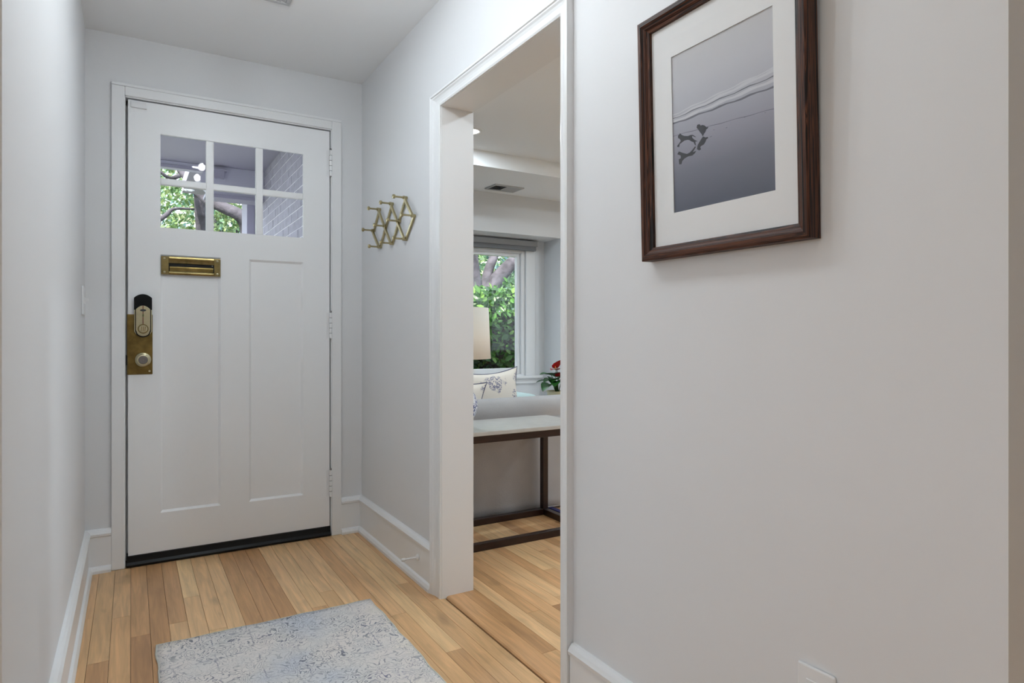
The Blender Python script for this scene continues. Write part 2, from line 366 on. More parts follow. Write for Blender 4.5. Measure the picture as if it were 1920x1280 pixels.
# ------------------------------------------------------------------ baseboards (profile: shoe, board, moulded cap)
BP = [(0, 0), (.028, 0), (.028, .012), (.022, .024), (.014, .029), (.014, .152), (.019, .156), (.021, .166), (.015, .176), (.008, .183), (0, .185)]
def baseboard(name, a0, a1, fn, label):
    MB().prism(BP, a0, a1, fn).build(name, m_trim, label=label, cat='baseboard', kind='structure')
baseboard('baseboard_right_far', 2.337, D, lambda u, z, a: (R-u, a, z), 'tall white baseboard between door wall and cased opening')
baseboard('baseboard_right_near', .40, 1.409, lambda u, z, a: (R-u, a, z), 'tall white baseboard below the framed picture')
baseboard('baseboard_left', 1.25, D, lambda u, z, a: (L+u, a, z), 'tall white baseboard along the left hall wall')
baseboard('baseboard_back_left', L, -.076, lambda u, z, a: (a, D-u, z), 'short white baseboard left of the front door')
baseboard('baseboard_back_right', .920, R, lambda u, z, a: (a, D-u, z), 'short white baseboard right of the front door')
baseboard('baseboard_window', RW, 4.7, lambda u, z, a: (a, BWALL-u, z), 'white baseboard under the living room window wall')

# ------------------------------------------------------------------ trims
t1 = thing('trim_1', (R, OY0, 0), 'white moulded casing around the living room opening', 'casing', 'structure')
def cas(wd):   # profile from inner edge (0) to outer edge (wd), height off the wall
    return [(0, 0), (0, .011), (.006, .014), (.012, .012), (wd*.45, .013), (wd*.62, .016), (wd*.72, .020), (wd*.80, .020), (wd-.008, .024), (wd, .022), (wd, 0)]
def mitre(mb, prof, ya, za, yb, zb, oa, ob):  # run along the wall from a to b, outward offset per end
    n = len(prof); v = []
    for u, h in prof: v.append((R-h, ya+oa[0]*u, za+oa[1]*u))
    for u, h in prof: v.append((R-h, yb+ob[0]*u, zb+ob[1]*u))
    return mb.add(v, [tuple(range(n)), tuple(range(2*n-1, n-1, -1))]+[(i, (i+1) % n, n+(i+1) % n, n+i) for i in range(n)])
far_w, near_w, head_w = .078, .046, .052
v = []
def casing(prof_w, pts):
    pr = cas(prof_w); n = len(pr); v = []
    for (y, z, sy, sz) in pts:
        for u, h in pr: v.append((R-h, y+sy*u/prof_w, z+sz*u/prof_w))
    f = [tuple(range(n)), tuple(range(2*n-1, n-1, -1))]+[(i, (i+1) % n, n+(i+1) % n, n+i) for i in range(n)]
    return MB().add(v, f)
casing(far_w, [(OY1, 0, far_w, 0), (OY1, OZ, far_w, head_w)]).build('casing_upright', m_trim, t1)
casing(near_w, [(OY0, 0, -near_w, 0), (OY0, OZ, -near_w, head_w)]).build('casing_upright', m_trim, t1)
casing(head_w, [(OY1, OZ, far_w, head_w), (OY0, OZ, -near_w, head_w)]).build('casing_head', m_trim, t1)
B(R-.004, RW+.004, OY1-.0015, OY1+.01, 0, OZ+.01).build('jamb_board', m_trim, t1)
B(R-.004, RW+.004, OY0-.01, OY0+.0015, 0, OZ+.01).build('jamb_board', m_trim, t1)
B(R-.004, RW+.004, OY0, OY1, OZ-.0015, OZ+.01).build('jamb_head', m_trim, t1)

t2 = thing('trim_2', (.42, D, 0), 'flat white casing and jambs framing the front door', 'casing', 'structure')
B(-.076, -.026, D-.016, D+.002, 0, 2.10).build('casing_upright', m_trim, t2, bevel=.003)
B(.872, .921, D-.016, D+.002, 0, 2.10).build('casing_upright', m_trim, t2, bevel=.003)
B(-.026, .872, D-.016, D+.002, 2.060, 2.10).build('casing_head', m_trim, t2, bevel=.003)
B(-.0755, .9205, D-.0165, D+.002, 2.10, 2.112).build('casing_lip', m_trim, t2, bevel=.002)
B(-.034, -.0235, D-.006, 3.40, 0, 2.066).build('jamb_board', m_trim, t2)
B(.8695, .880, D-.006, 3.40, 0, 2.066).build('jamb_board', m_trim, t2)
B(-.03, .876, D-.006, 3.40, 2.0555, 2.068).build('jamb_head', m_trim, t2)
B(-.0235, -.008, D+.047, 3.40, 0, 2.056).build('door_stop_strip', m_trim, t2)
B(.852, .8695, D+.047, 3.40, 0, 2.056).build('door_stop_strip', m_trim, t2)
B(-.0235, .8695, D+.047, 3.40, 2.035, 2.056).build('door_stop_strip', m_trim, t2)
B(-.030, .876, D+.012, 3.42, -.02, .016).build('sill_plate', m_dark, t2)

# ------------------------------------------------------------------ front door
dr = thing('door_1', (.42, D, 0), 'white panelled front door with six small panes and brass hardware', 'door', 'structure')
X0, X1, Z0, Z1, F, K = -.014, .8645, .030, 2.050, D, D+.044      # slab extents, front face, back face
PX = [(.111, .296), (.329, .513), (.545, .734)]; PZ = [(1.500, 1.692), (1.722, 1.917)]
PA, PB, PT, PB0 = (.109, .358), (.482, .740), 1.378, .221
s = MB()
s.box(X0, PX[0][0], F, K, Z0, Z1).box(PX[2][1], X1, F, F+.012, Z0, Z1).box(PX[2][1]+.026, X1, F+.012, K, Z0, Z1).box(PX[2][1], X1, F+.012, K, Z0, PZ[0][0])
s.box(PX[0][0], PX[2][1], F, F+.012, PZ[1][1], Z1).box(PX[0][0], PX[2][1]+.026, F+.012, K, PZ[1][1]+.012, Z1).box(PX[0][0], PX[2][1], F, K, PT, PZ[0][0])
s.box(PX[0][0], PX[2][1], F, K, Z0, PB0).box(PA[1], PB[0], F, K, PB0, PT)
s.build('slab', m_door, dr)
for i in range(2): B(PX[i][1], PX[i+1][0], F+.002, F+.024, PZ[0][0], PZ[1][1]).build('muntin', m_door, dr, bevel=.003)
B(PX[0][0], PX[2][1], F+.003, F+.024, PZ[0][1], PZ[1][0]).build('muntin', m_door, dr, bevel=.003)
for a, b in PX:
    for c0, c1 in PZ: B(a-.002, b+.002, F+.008, F+.011, c0-.002, c1+.002).build('pane', m_glass, dr)
for (a, b) in (PA, PB):
    if a == PB[0]: b = PX[2][1]
    rec, sl = .009, .010
    o = [(a, PB0), (b, PB0), (b, PT), (a, PT)]; q = [(a+sl, PB0+sl), (b-sl, PB0+sl), (b-sl, PT-sl), (a+sl, PT-sl)]
    p = MB().add([(x, F, z) for x, z in o]+[(x, F+rec, z) for x, z in q]+[(x, K-.01, z) for x, z in o],
        [(4, 5, 6, 7), (0, 1, 5, 4), (1, 2, 6, 5), (2, 3, 7, 6), (3, 0, 4, 7), (8, 9, 10, 11), (0, 1, 9, 8), (1, 2, 10, 9), (2, 3, 11, 10), (3, 0, 8, 11)])
    p.build('panel', m_door, dr)
# black door sweep
sp = [(0, .004), (-.016, .002), (-.020, .012), (-.010, .022), (-.006, .047), (0, .049), (.044, .049), (.044, .004)]
MB().prism(sp, -.020, .8670, lambda u, z, a: (a, F+u, z)).build('door_sweep', m_rubber, dr, label='black rubber door sweep')
B(-.004, .058, F-.010, F, 2.016, 2.043).build('contact_sensor', m_white_pl, dr, bevel=.002)
# hinges
for z0, z1 in ((1.822, 1.952), (1.000, 1.130), (.200, .333)):
    h = MB(); fn = lambda x, y, zz: (.8668+x, F-.012+y, zz)
    h.lathe([(.0068, z0), (.0068, z1)], fn, 12)
    hp = h.build('hinge', m_trim, dr, smooth=False)
    MB().lathe([(.0035, z1), (.006, z1+.002), (.0055, z1+.008), (.002, z1+.011)], fn, 10).build('hinge_pin', m_steel, hp)
    for k in range(1, 5):
        zz = z0+(z1-z0)*k/5; MB().lathe([(.0071, zz-.0008), (.0071, zz+.0008)], fn, 12).build('knuckle_gap', m_dark, hp)
    B(.850, .8665, F-.0025, F+.001, z0, z1).build('hinge_leaf', m_trim, hp)
# mail slot
ms = MB(); a0, a1, b0, b1, c0, c1, d0, d1 = .113, .356, .143, .329, 1.289, 1.371, 1.305, 1.351
ms.box(a0, b0, F-.008, F-.0005, c0, c1).box(b1, a1, F-.008, F-.0005, c0, c1)
ms.prism([(0, c0), (-.008, c0), (-.010, c0+.008), (-.006, d0), (0, d0)], b0, b1, lambda u, z, a: (a, F-.0005+u, z))
ms.prism([(0, d1), (-.006, d1), (-.010, c1-.009), (-.008, c1), (0, c1)], b0, b1, lambda u, z, a: (a, F-.0005+u, z))
mo = ms.build('mail_slot', m_brass, dr, bevel=.0015, label='brass mail slot with aged inner flap')
B(b0, b1, F-.0015, F-.0008, d0, d1).build('slot_back', m_dark, mo)
MB().prism([(0, d0), (-.0045, d0+.001), (-.005, d0+.016), (-.003, d0+.021), (0, d0+.021)], b0+.004, b1-.004, lambda u, z, a: (a, F-.001+u, z)).build('flap', m_brass_old, mo)
MB().prism([(0, d1-.011), (-.004, d1-.009), (-.005, d1), (0, d1)], b0, b1, lambda u, z, a: (a, F-.001+u, z)).build('flap_hood', m_brass, mo)
for x in (.126, .343):
    for z in (1.300, 1.360):
        MB().lathe([(.0055, 0), (.005, .002), (.0015, .0028)], lambda p, q, h: (x+p, F-.008-h, z+q), 12).build('screw', m_brass_pale, mo, smooth=True)
for z in (1.322, 1.336): MB().lathe([(.0035, 0), (.002, .002)], lambda p, q, h: (b1-.007+p, F-.0015-h, z+q), 10).build('rivet', m_steel, mo)
# brass lock plate, keypad deadbolt, knob
lk = B(-.018, .080, F-.004, F, .843, 1.108).build('lock_plate', m_brass_old, dr, bevel=.003, label='tarnished brass lock plate')
MB().lathe([(.0045, 0), (.004, .001), (.001, .0015)], lambda p, q, h: (.068+p, F-.004-h, .857+q), 10).build('screw', m_brass_pale, lk)
B(-.0215, -.016, F-.006, F+.02, .886, .928).build('latch', m_dark, lk)
def outline(cx, hw, zb, zt, barc, tarc, n=10):
    pts = [(cx-hw+2*hw*i/n, zb+barc*(1-math.sqrt(max(0, 1-((i/n*2-1))**2)))*1.0) for i in range(n+1)] if barc else [(cx-hw, zb), (cx+hw, zb)]
    top = [(cx+hw-2*hw*i/n, zt-tarc*((1-2*i/n)**2)) for i in range(n+1)] if tarc else [(cx+hw, zt), (cx-hw, zt)]
    return pts+top
fnF = lambda u, z, a: (u, F-a, z)
body = MB().prism(outline(.043, .034, 1.013, 1.186, .020, .016), .003, .022, fnF).build('deadbolt_body', m_brass_pale, dr, bevel=.002, label='keypad deadbolt with black battery cap and pale brass face')
MB().prism(outline(.043, .0345, 1.127, 1.197, 0, .016), .002, .0255, fnF).build('battery_cap', m_black, body, bevel=.003)
fp = outline(.043, .027, 1.012, 1.146, .027, .016)
MB().prism(outline(.043, .0305, 1.007, 1.140, .028, .014), .020, .0235, fnF).build('face_rim', m_dark, body)
MB().prism(fp, .022, .029, fnF).build('face_plate', m_brass_pale, body, bevel=.001)
B(.0412, .0442, F-.0297, F-.0285, 1.062, 1.146).build('face_stripe', M('red_brown_stripe', (110, 44, 30), .4), body)
MB().prism([(.043+.012*math.cos(k*math.pi/8), 1.1255+.005*math.sin(k*math.pi/8)) for k in range(16)], .029, .0305, fnF).build('badge', M('grey_badge', (72, 76, 78), .3, .4), body)
MB().prism([(.043+.003*math.cos(k*math.pi/4), 1.103+.007*math.sin(k*math.pi/4)) for k in range(8)], .029, .031, fnF).build('indicator', M('olive_indicator', (96, 100, 60), .4), body)
MB().lathe([(.0205, 0), (.0205, .004), (.018, .006)], lambda p, q, h: (.043+p, F-.029-h, 1.044+q), 24).build('turn_rim', m_brass_old, body)
tt = MB().lathe([(.017, 0), (.017, .004), (.014, .007)], lambda p, q, h: (.043+p, F-.033-h, 1.044+q), 24).build('thumb_turn', m_brass_pale, body)
for dx in (-.007, .0, .007): 
    MB().prism([(.043+dx-.0018, 1.033), (.043+dx+.0006, 1.033), (.043+dx+.0026, 1.054), (.043+dx+.0002, 1.054)], .0398, .0405, fnF).build('thumb_groove', m_brass_old, body)
kn = MB().lathe([(.0315, 0), (.0315, .003), (.028, .006), (.022, .007), (.020, .012), (.021, .030), (.025, .036), (.0265, .042), (.025, .047), (.021, .0495), (.018, .049)], lambda p, q, h: (.043+p, F-.004-h, .908+q), 32).build('door_knob', m_brass_pale, dr, smooth=True, label='round brass knob with grey centre')
MB().lathe([(.0185, .0488), (.016, .0500), (.010, .0494), (.001, .0490)], lambda p, q, h: (.043+p, F-.004-h, .908+q), 28).build('knob_face', m_frost, kn, smooth=True)

# ------------------------------------------------------------------ coat rack on the right wall
rk = thing('coat_rack', (R, 2.80, 1.528), 'brushed gold zigzag coat rack with ten pegs beside front door', 'coat rack')
TOP = [(2.975, 1.621), (2.803, 1.618), (2.632, 1.614)]; MID = [(3.060, 1.531), (2.889, 1.528), (2.710, 1.524), (2.537, 1.520)]; BOT = [(2.965, 1.439), (2.800, 1.436), (2.633, 1.434)]
def bar(a, b, h0, h1):
    d = Vector((b[0]-a[0], b[1]-a[1])).normalized(); n = Vector((-d.y, d.x))*.0062; e = d*.005
    A = Vector(a)-e; Bv = Vector(b)+e
    MB().prism([tuple(A-n), tuple(Bv-n), tuple(Bv+n), tuple(A+n)], h0, h1, lambda y, z, h: (R-h, y, z)).build('bar', m_gold, rk, bevel=.001)
bar(MID[0], TOP[0], .001, .010); bar(MID[0], BOT[0], .010, .019)
bar(TOP[0], BOT[1], .010, .019); bar(BOT[0], TOP[1], .001, .010)
bar(TOP[1], BOT[2], .010, .019); bar(BOT[1], TOP[2], .001, .010)
bar(TOP[2], MID[3], .010, .019); bar(BOT[2], MID[3], .001, .010)
for y, z in TOP+MID+BOT:
    MB().lathe([(.0065, .0), (.0065, .021), (.0042, .023), (.0042, .054), (.0085, .056), (.0095, .060), (.0085, .066), (.004, .067)], lambda p, q, h: (R-h, y+p, z+q), 14).build('peg', m_gold, rk, smooth=False)

# ------------------------------------------------------------------ door stop, plates, grilles
ds = thing('door_stop', (R-.014, 2.474, .1), 'white spring door stop screwed to baseboard near the opening', 'door stop')
fnS = lambda p, q, h: (R-.014-h, 2.474+p, .100+q)
MB().lathe([(.014, 0), (.012, .006), (.005, .010)], fnS, 16).build('base', m_white_pl, ds, smooth=True)
MB().lathe([(.0045, .008)]+[(.0048 if i % 2 else .0040, .010+i*.0022) for i in range(22)]+[(.0045, .058)], fnS, 10).build('spring', m_white_pl, ds)
MB().lathe([(.0065, .057), (.0075, .063), (.006, .072), (.003, .073)], fnS, 12).build('tip', m_white_pl, ds, smooth=True)
ol = thing('outlet_plate', (R, .690, .378), 'white wall outlet plate low on wall below the picture', 'outlet')
B(R-.0065, R, .655, .726, .320, .435).build('plate', m_white_pl, ol, bevel=.003)
for z in (.357, .398):
    rc = B(R-.0085, R-.006, .673, .708, z-.014, z+.014).build('receptacle', m_white_pl, ol, bevel=.002)
    for dy in (-.006, .006): B(R-.0088, R-.0084, .6905+dy-.001, .6905+dy+.001, z-.003, z+.006).build('socket_slot', m_dark, rc)
sw = thing('light_switch', (L, 3.10, 1.155), 'white light switch plate on left wall near front door', 'switch')
B(L, L+.007, 3.040, 3.165, 1.098, 1.213).build('plate', m_white_pl, sw, bevel=.003)
for y in (3.080, 3.125):
    B(L+.006, L+.009, y-.006, y+.006, 1.143, 1.168).build('switch_surround', m_white_pl, sw)
    MB().prism([(L+.007, 1.150), (L+.020, 1.158), (L+.020, 1.164), (L+.007, 1.162)], y-.003, y+.003, lambda x, z, a: (x, a, z)).build('toggle', m_white_pl, sw)

def grille(name, x0, x1, y0, y1, zc, label, nslat, dark_to=None):
    g = thing(name, ((x0+x1)/2, (y0+y1)/2, zc), label, 'air vent'); t = .018
    B(x0, x1, y0, y0+t, zc-.010, zc).build('frame_bar', m_grille, g, bevel=.002); B(x0, x1, y1-t, y1, zc-.010, zc).build('frame_bar', m_grille, g, bevel=.002)
    B(x0, x0+t, y0+t, y1-t, zc-.010, zc).build('frame_bar', m_grille, g, bevel=.002); B(x1-t, x1, y0+t, y1-t, zc-.010, zc).build('frame_bar', m_grille, g, bevel=.002)
    B(x0+t, x1-t, y0+t, y1-t, zc-.0015, zc-.0005).build('duct_back', m_dark, g)
    for i in range(nslat):
        x = x0+t+(x1-x0-2*t)*(i+.5)/nslat
        up = (i < nslat/2) if dark_to else False
        sx = -.006 if up else .006
        MB().prism([(x-sx-.0006, zc-.002), (x-sx+.0006, zc-.002), (x+sx+.0006, zc-.009), (x+sx-.0006, zc-.009)], y0+t, y1-t, lambda u, z, a: (u, a, z)).build('slat', m_grille, g)
    return g
grille('ceiling_grille', .245, .535, 2.33, 2.625, C, 'grey white air grille on the hall ceiling, cut by top edge', 16)
grille('soffit_vent', 2.47, 2.74, 4.42, 4.60, BZ, 'white two way air vent in the living room soffit', 16, True)

def downlight(x, y, z, power, label, size=.11):
    o = thing('recessed_light', (x, y, z), label, 'ceiling light', group='recessed ceiling lights')
    MB().lathe([(size/2+.018, 0), (size/2+.016, -.005), (size/2, -.006), (size/2, 0)], lambda p, q, h: (x+p, y+q, z+h), 28, cap=False).build('trim_ring', m_white_pl, o, smooth=True)
    MB().lathe([(size/2, -.001), (.001, -.0015)], lambda p, q, h: (x+p, y+q, z+h), 28, cap=False).build('lens', m_lens, o)
    ld = bpy.data.lights.new('lamp', 'AREA'); ld.shape = 'DISK'; ld.size = size; ld.energy = power; ld.color = (.77, .90, 1.0)
    lo = bpy.data.objects.new('lamp', ld); COL.objects.link(lo); lo.location = (x, y, z-.008); lo.parent = o; lo.matrix_parent_inverse = world(o).inverted()
m_bulb = emis('bulb_glow', (.86, .94, 1.0), LAMP_HALL)
FY, FD = 1.68, .150
cf = thing('ceiling_fixture', (.40, FY, C), 'two bulb ceiling fixture on the hall ceiling above the rug', 'ceiling light')
MB().lathe([(.060, 0), (.058, -.014), (.030, -.022), (.008, -.024), (.008, -FD)], lambda p, q, h: (.40+p, FY+q, C+h), 28).build('canopy', m_white_pl, cf, smooth=True)
MB().tube([(.40, FY-.17, C-FD), (.40, FY+.17, C-FD)], .006, 10).build('arm', m_white_pl, cf, smooth=True)
for y in (FY-.17, FY+.17):
    MB().lathe([(.010, 0), (.010, .026)], lambda p, q, h: (.40+p, y+q, C-FD-h+.008), 16).build('socket', m_white_pl, cf)
    MB().lathe([(.008, 0), (.010, -.006)]+[(.020*math.sin(a*math.pi/12), -.026+.020*math.cos(a*math.pi/12)) for a in range(3, 12)]+[(.002, -.046)], lambda p, q, h: (.40+p, y+q, C-FD-.016+h), 20).build('bulb', m_bulb, cf, smooth=True)
downlight(.43, 2.34, C, FILL_CAN, 'added recessed hall fill light nearer the front door')  # unseen can added to spread fill over the hall floor and walls
downlight(.43, 1.05, C, FILL_CAN*.4, 'added recessed hall fill light beside the picture', .06)  # second unseen hall can, added as weaker fill
downlight(.43, .15, C, FILL_REAR, 'added recessed hall fill light above the viewpoint')  # unseen can added overhead to brighten the near part of the hall
downlight(.43, -1.1, C, FILL_REAR, 'added recessed hall fill light behind the viewpoint')  # unseen can added behind the camera for fill
downlight(1.865, 3.66, C, LAMP_LIVING, 'lit recessed ceiling light in the living room')
downlight(3.6, 3.3, C, LAMP_LIVING, 'added recessed living room fill light toward the side wall')  # this and the next two living cans are unseen, added to brighten the room
downlight(1.9, 1.2, C, LAMP_LIVING, 'added recessed living room fill light behind the picture wall')
downlight(3.6, .6, C, LAMP_LIVING, 'added recessed living room fill light near the rear wall')
downlight(-1.6, .8, C, FILL_SIDE, 'added recessed side room fill light near its window')  # both side room cans are unseen and added as fill
downlight(-1.6, -.8, C, FILL_SIDE, 'added recessed side room fill light near the rear wall')

# ------------------------------------------------------------------ rug
rg = thing('runner_rug', (.425, 1.75, 0), 'faded blue grey patterned rug on the hall floor', 'rug')
bm_ = MB(); nx, ny = 30, 40; rx0, rx1, ry0, ry1 = .070, .784, 1.10, 2.386
vv = []; ff = []
for j in range(ny+1):
    for i in range(nx+1):
        x = rx0+(rx1-rx0)*i/nx; y = ry0+(ry1-ry0)*j/ny
        e = .0022*math.sin(y*23+1.1)+.0016*math.sin(y*51); e2 = .002*math.sin(x*27)+.0012*math.sin(x*60+1)
        xx = x+e*(abs(i/nx-.5)*2)**4; yy = y+e2*(abs(j/ny-.5)*2)**4
        vv.append((xx, yy, .0075+.0006*math.sin(x*31+y*17)))
for j in range(ny):
    for i in range(nx): a = j*(nx+1)+i; ff.append((a, a+1, a+nx+2, a+nx+1))
bm_.add(vv, ff); rug = bm_.build('pile', m_rug, rg, smooth=True)
so = rug.modifiers.new('thick', 'SOLIDIFY'); so.thickness = .0068; so.offset = -1
ring = [vv[i] for i in range(nx+1)]+[vv[j*(nx+1)+nx] for j in range(1, ny+1)]+[vv[ny*(nx+1)+i] for i in range(nx-1, -1, -1)]+[vv[j*(nx+1)] for j in range(ny-1, -1, -1)]
MB().tube([(x, y, .0044) for x, y, z in ring], .0040, 6).build('binding', m_rug_edge, rg, smooth=True)

# ------------------------------------------------------------------ framed picture
pc = bpy.data.objects.new('framed_picture', None); COL.objects.link(pc); pc.empty_display_size = .05
tag(pc, 'beach photograph of two running dogs in dark wood frame', 'picture')
lean = math.radians(1.5)
pc.matrix_basis = Matrix.Translation((R-.001, 1.107, 1.185)) @ Matrix(((0, 0, -1, 0), (-1, 0, 0, 0), (0, 1, 0, 0), (0, 0, 0, 1))) @ Matrix.Rotation(lean, 4, 'X')
pc['_local'] = 1
FW, FH = .423, .537
FP = [(0, 0), (0, .028), (.004, .032), (.012, .032), (.016, .028), (.020, .026), (.024, .022), (.029, .020), (.029, .004), (.006, 0)]
def rail(pa, pb, na, nb, mat):   # corner points, inward offsets at each end
    n = len(FP); v = [(pa[0]+na[0]*u, pa[1]+na[1]*u, h) for u, h in FP]+[(pb[0]+nb[0]*u, pb[1]+nb[1]*u, h) for u, h in FP]
    MB().add(v, [tuple(range(n)), tuple(range(2*n-1, n-1, -1))]+[(i, (i+1) % n, n+(i+1) % n, n+i) for i in range(n)]).build('frame_rail', mat, pc)
rail((0, 0), (FW, 0), (1, 1), (-1, 1), m_frame_h); rail((0, FH), (FW, FH), (1, -1), (-1, -1), m_frame_h)
rail((0, 0), (0, FH), (1, 1), (1, -1), m_frame_v); rail((FW, 0), (FW, FH), (-1, 1), (-1, -1), m_frame_v)
B(.02, FW-.02, .02, FH-.02, .004, .008).build('backing', m_matb, pc)
q0, q1, r0, r1 = .087, .343, .098, .435
mb = MB().box(.024, q0, .024, FH-.024, .0105, .0125).box(q1, FW-.024, .024, FH-.024, .0105, .0125).box(q0, q1, .024, r0, .0105, .0125).box(q0, q1, r1, FH-.024, .0105, .0125)
mb.build('mat_board', m_matb, pc)
ph = B(q0-.003, q1+.003, r0-.003, r1+.003, .0085, .0100).build('photo_print', m_print, pc)
ph['_local'] = 1
def flat(name, poly, mat, z=.01015): MB().add([(x, y, z) for x, y in poly], [tuple(range(len(poly)))]).build(name, mat, ph)
def band(y0, y1, th, mat, x0=q0, x1=q1, wob=.0012, z=.01010):
    n = 14; up = []; dn = []
    for i in range(n+1):
        t = i/n; x = x0+(x1-x0)*t; y = y0+(y1-y0)*t+wob*math.sin(i*1.7+y0*90)
        k = th*(.55+.45*math.sin(i*2.3+1)**2); up.append((x, y+k)); dn.append((x, y-k))
    flat('wave_line', up+dn[::-1], mat, z)
band(.310, .322, .0016, m_print_light); band(.302, .318, .0035, m_print_light, z=.01007); band(.302, .307, .0012, m_print_mid); band(.295, .300, .0035, m_print_light, z=.01007)
band(.291, .288, .0022, m_print_mid); band(.265, .2475, .0007, m_print_mid, wob=.0006)
for x, y, w_ in ((.2, .2475, .004), (.232, .243, .006), (.276, .251, .004), (.192, .236, .008), (.322, .246, .003)): flat('pebble_mark', [(x-w_/2, y), (x, y+.0008), (x+w_/2, y), (x, y-.0008)], m_print_mid)
DA = [(.107,.266),(.112,.261),(.119,.257),(.129,.254),(.138,.254),(.143,.253),(.152,.246),(.150,.246),(.142,.251),(.141,.248),(.148,.241),(.156,.236),(.154,.236),(.150,.237),(.151,.230),(.153,.227),(.148,.231),(.145,.237),(.139,.240),(.134,.244),(.129,.246),(.120,.247),(.113,.245),(.106,.243),(.104,.237),(.098,.239),(.098,.241),(.104,.245),(.109,.249),(.106,.254),(.101,.257),(.101,.262),(.105,.264)]
DB = [(.163,.269),(.165,.266),(.170,.266),(.176,.263),(.181,.258),(.186,.258),(.184,.255),(.180,.254),(.178,.250),(.174,.247),(.171,.243),(.170,.242),(.168,.247),(.163,.253),(.159,.259),(.154,.265),(.156,.270),(.161,.270)]
RB_ = [(.171,.242),(.178,.238),(.183,.238),(.185,.235),(.180,.234),(.178,.230),(.173,.225),(.166,.224),(.163,.222),(.165,.217),(.160,.216),(.154,.220),(.156,.228),(.160,.232),(.166,.238)]
RA_ = [(.152,.226),(.150,.224),(.145,.219),(.142,.217),(.152,.217),(.148,.213),(.141,.210),(.129,.211),(.119,.209),(.112,.205),(.110,.199),(.103,.200),(.102,.211),(.108,.212),(.108,.218),(.098,.223),(.103,.228),(.112,.223),(.126,.217),(.134,.218),(.143,.223),(.148,.227)]
flat('dog_print', DA, m_print_dark); flat('dog_print', DB, m_print_dark); flat('dog_reflection', RB_, m_print_dark); flat('dog_reflection', RA_, m_print_dark)
B(.026, FW-.026, .026, FH-.026, .0145, .0158).build('glazing', m_glass, pc)

# ------------------------------------------------------------------ living room window
wn = thing('window_1', (2.5, WY, GZ0), 'white framed living room window looking onto the hedge', 'window', 'structure')
def ringbox(mb, x0, x1, z0, z1, t, y0, y1, tb=None):
    tb = tb or t
    return mb.box(x0-t, x0, y0, y1, z0-tb, z1+t).box(x1, x1+t, y0, y1, z0-tb, z1+t).box(x0, x1, y0, y1, z1, z1+t).box(x0, x1, y0, y1, z0-tb, z0)
ringbox(MB(), GX0, GX1, GZ0, GZ1, .030, WY+.03, WY+.075, .055).build('sash', m_trim, wn, bevel=.003)
ringbox(MB(), GX0-.030, GX1+.030, GZ0-.055, GZ1+.030, .040, WY+.005, WY+.10, .02).build('frame', m_trim, wn, bevel=.004)
B(2.43, 2.51, WY+.028, WY+.077, GZ0, GZ1).build('mullion', m_trim, wn, bevel=.003)
B(GX0-.004, 2.434, WY+.05, WY+.054, GZ0-.004, GZ1+.004).build('pane', m_glass, wn)
B(2.506, GX1+.004, WY+.05, WY+.054, GZ0-.004, GZ1+.004).build('pane', m_glass, wn)
B(GX1+.068, GX1+.170, WY-.018, WY+.004, .645, BAYZ-.005).build('casing', m_trim, wn, bevel=.004)
B(GX0-.170, GX0-.068, WY-.018, WY+.004, .645, BAYZ-.005).build('casing', m_trim, wn, bevel=.004)
B(GX0-.25, GX1+.235, WY-.05, WY+.03, .622, .646).build('sill', m_trim, wn, bevel=.006)
B(GX0-.21, GX1+.19, WY-.02, WY+.004, .575, .622).build('apron', m_trim, wn, bevel=.003)
bl = thing('roller_shade', (2.5, WY-.05, 1.80), 'grey roller shade rolled up at top of living room window', 'roller shade')
B(GX0-.16, GX1+.152, WY-.085, WY-.02, 1.822, 1.868).build('cassette', m_blind_top, bl, bevel=.003)
B(GX0-.15, GX1+.145, WY-.072, WY-.025, 1.785, 1.823).build('shade_roll', m_blind, bl, bevel=.004)
MB().box(-3.36, -3.34, -1.0, -.94, .7, 2.1).box(-3.36, -3.34, 1.34, 1.4, .7, 2.1).box(-3.36, -3.34, .17, .23, .7, 2.1).box(-3.36, -3.34, -1, 1.4, .7, .76).box(-3.36, -3.34, -1, 1.4, 2.04, 2.1).build('added_window_2', m_trim, label='white frame of the unseen window added for daylight in the side room', cat='window', kind='structure')  # unseen window, added so sky light fills the side room and hall
MB().box(4.77, 4.79, .2, .26, .7, 2.0).box(4.77, 4.79, 2.54, 2.6, .7, 2.0).box(4.77, 4.79, 1.37, 1.43, .7, 2.0).box(4.77, 4.79, .2, 2.6, .7, .76).box(4.77, 4.79, .2, 2.6, 1.94, 2.0).build('added_window_3', m_trim, label='white frame of the unseen window added for daylight in the living room side wall', cat='window', kind='structure')  # unseen window put in to bring daylight into the living room

# ------------------------------------------------------------------ console table
FZ = .007
tb = thing('console_table', (1.62, 2.84, FZ), 'console table with cream stone top on dark wood frame behind sofa', 'table')
TX0, TX1, TY0, TY1, TT = 1.20, 2.022, 2.646, 3.040, .565
B(TX0-.008, TX1+.004, TY0-.006, TY1-.012, TT-.020, TT).build('table_top', m_stone, tb, bevel=.003, label='cream stone top')
b_ = .034
for x in (TX0, TX1-b_):
    for y in (TY0, TY1-b_): B(x, x+b_, y, y+b_, FZ, TT-.020).build('leg', m_espresso, tb, bevel=.002)
for y in (TY0, TY1-b_):
    B(TX0+b_, TX1-b_, y, y+b_, TT-.054, TT-.020).build('apron_rail', m_espresso, tb, bevel=.002)
    B(TX0+b_, TX1-b_, y, y+b_, FZ, FZ+b_).build('floor_rail', m_espresso, tb, bevel=.002)
for x in (TX0, TX1-b_):
    B(x, x+b_, TY0+b_, TY1-b_, TT-.054, TT-.020).build('apron_rail', m_espresso, tb, bevel=.002)
    B(x, x+b_, TY0+b_, TY1-b_, FZ, FZ+b_).build('floor_rail', m_espresso, tb, bevel=.002)
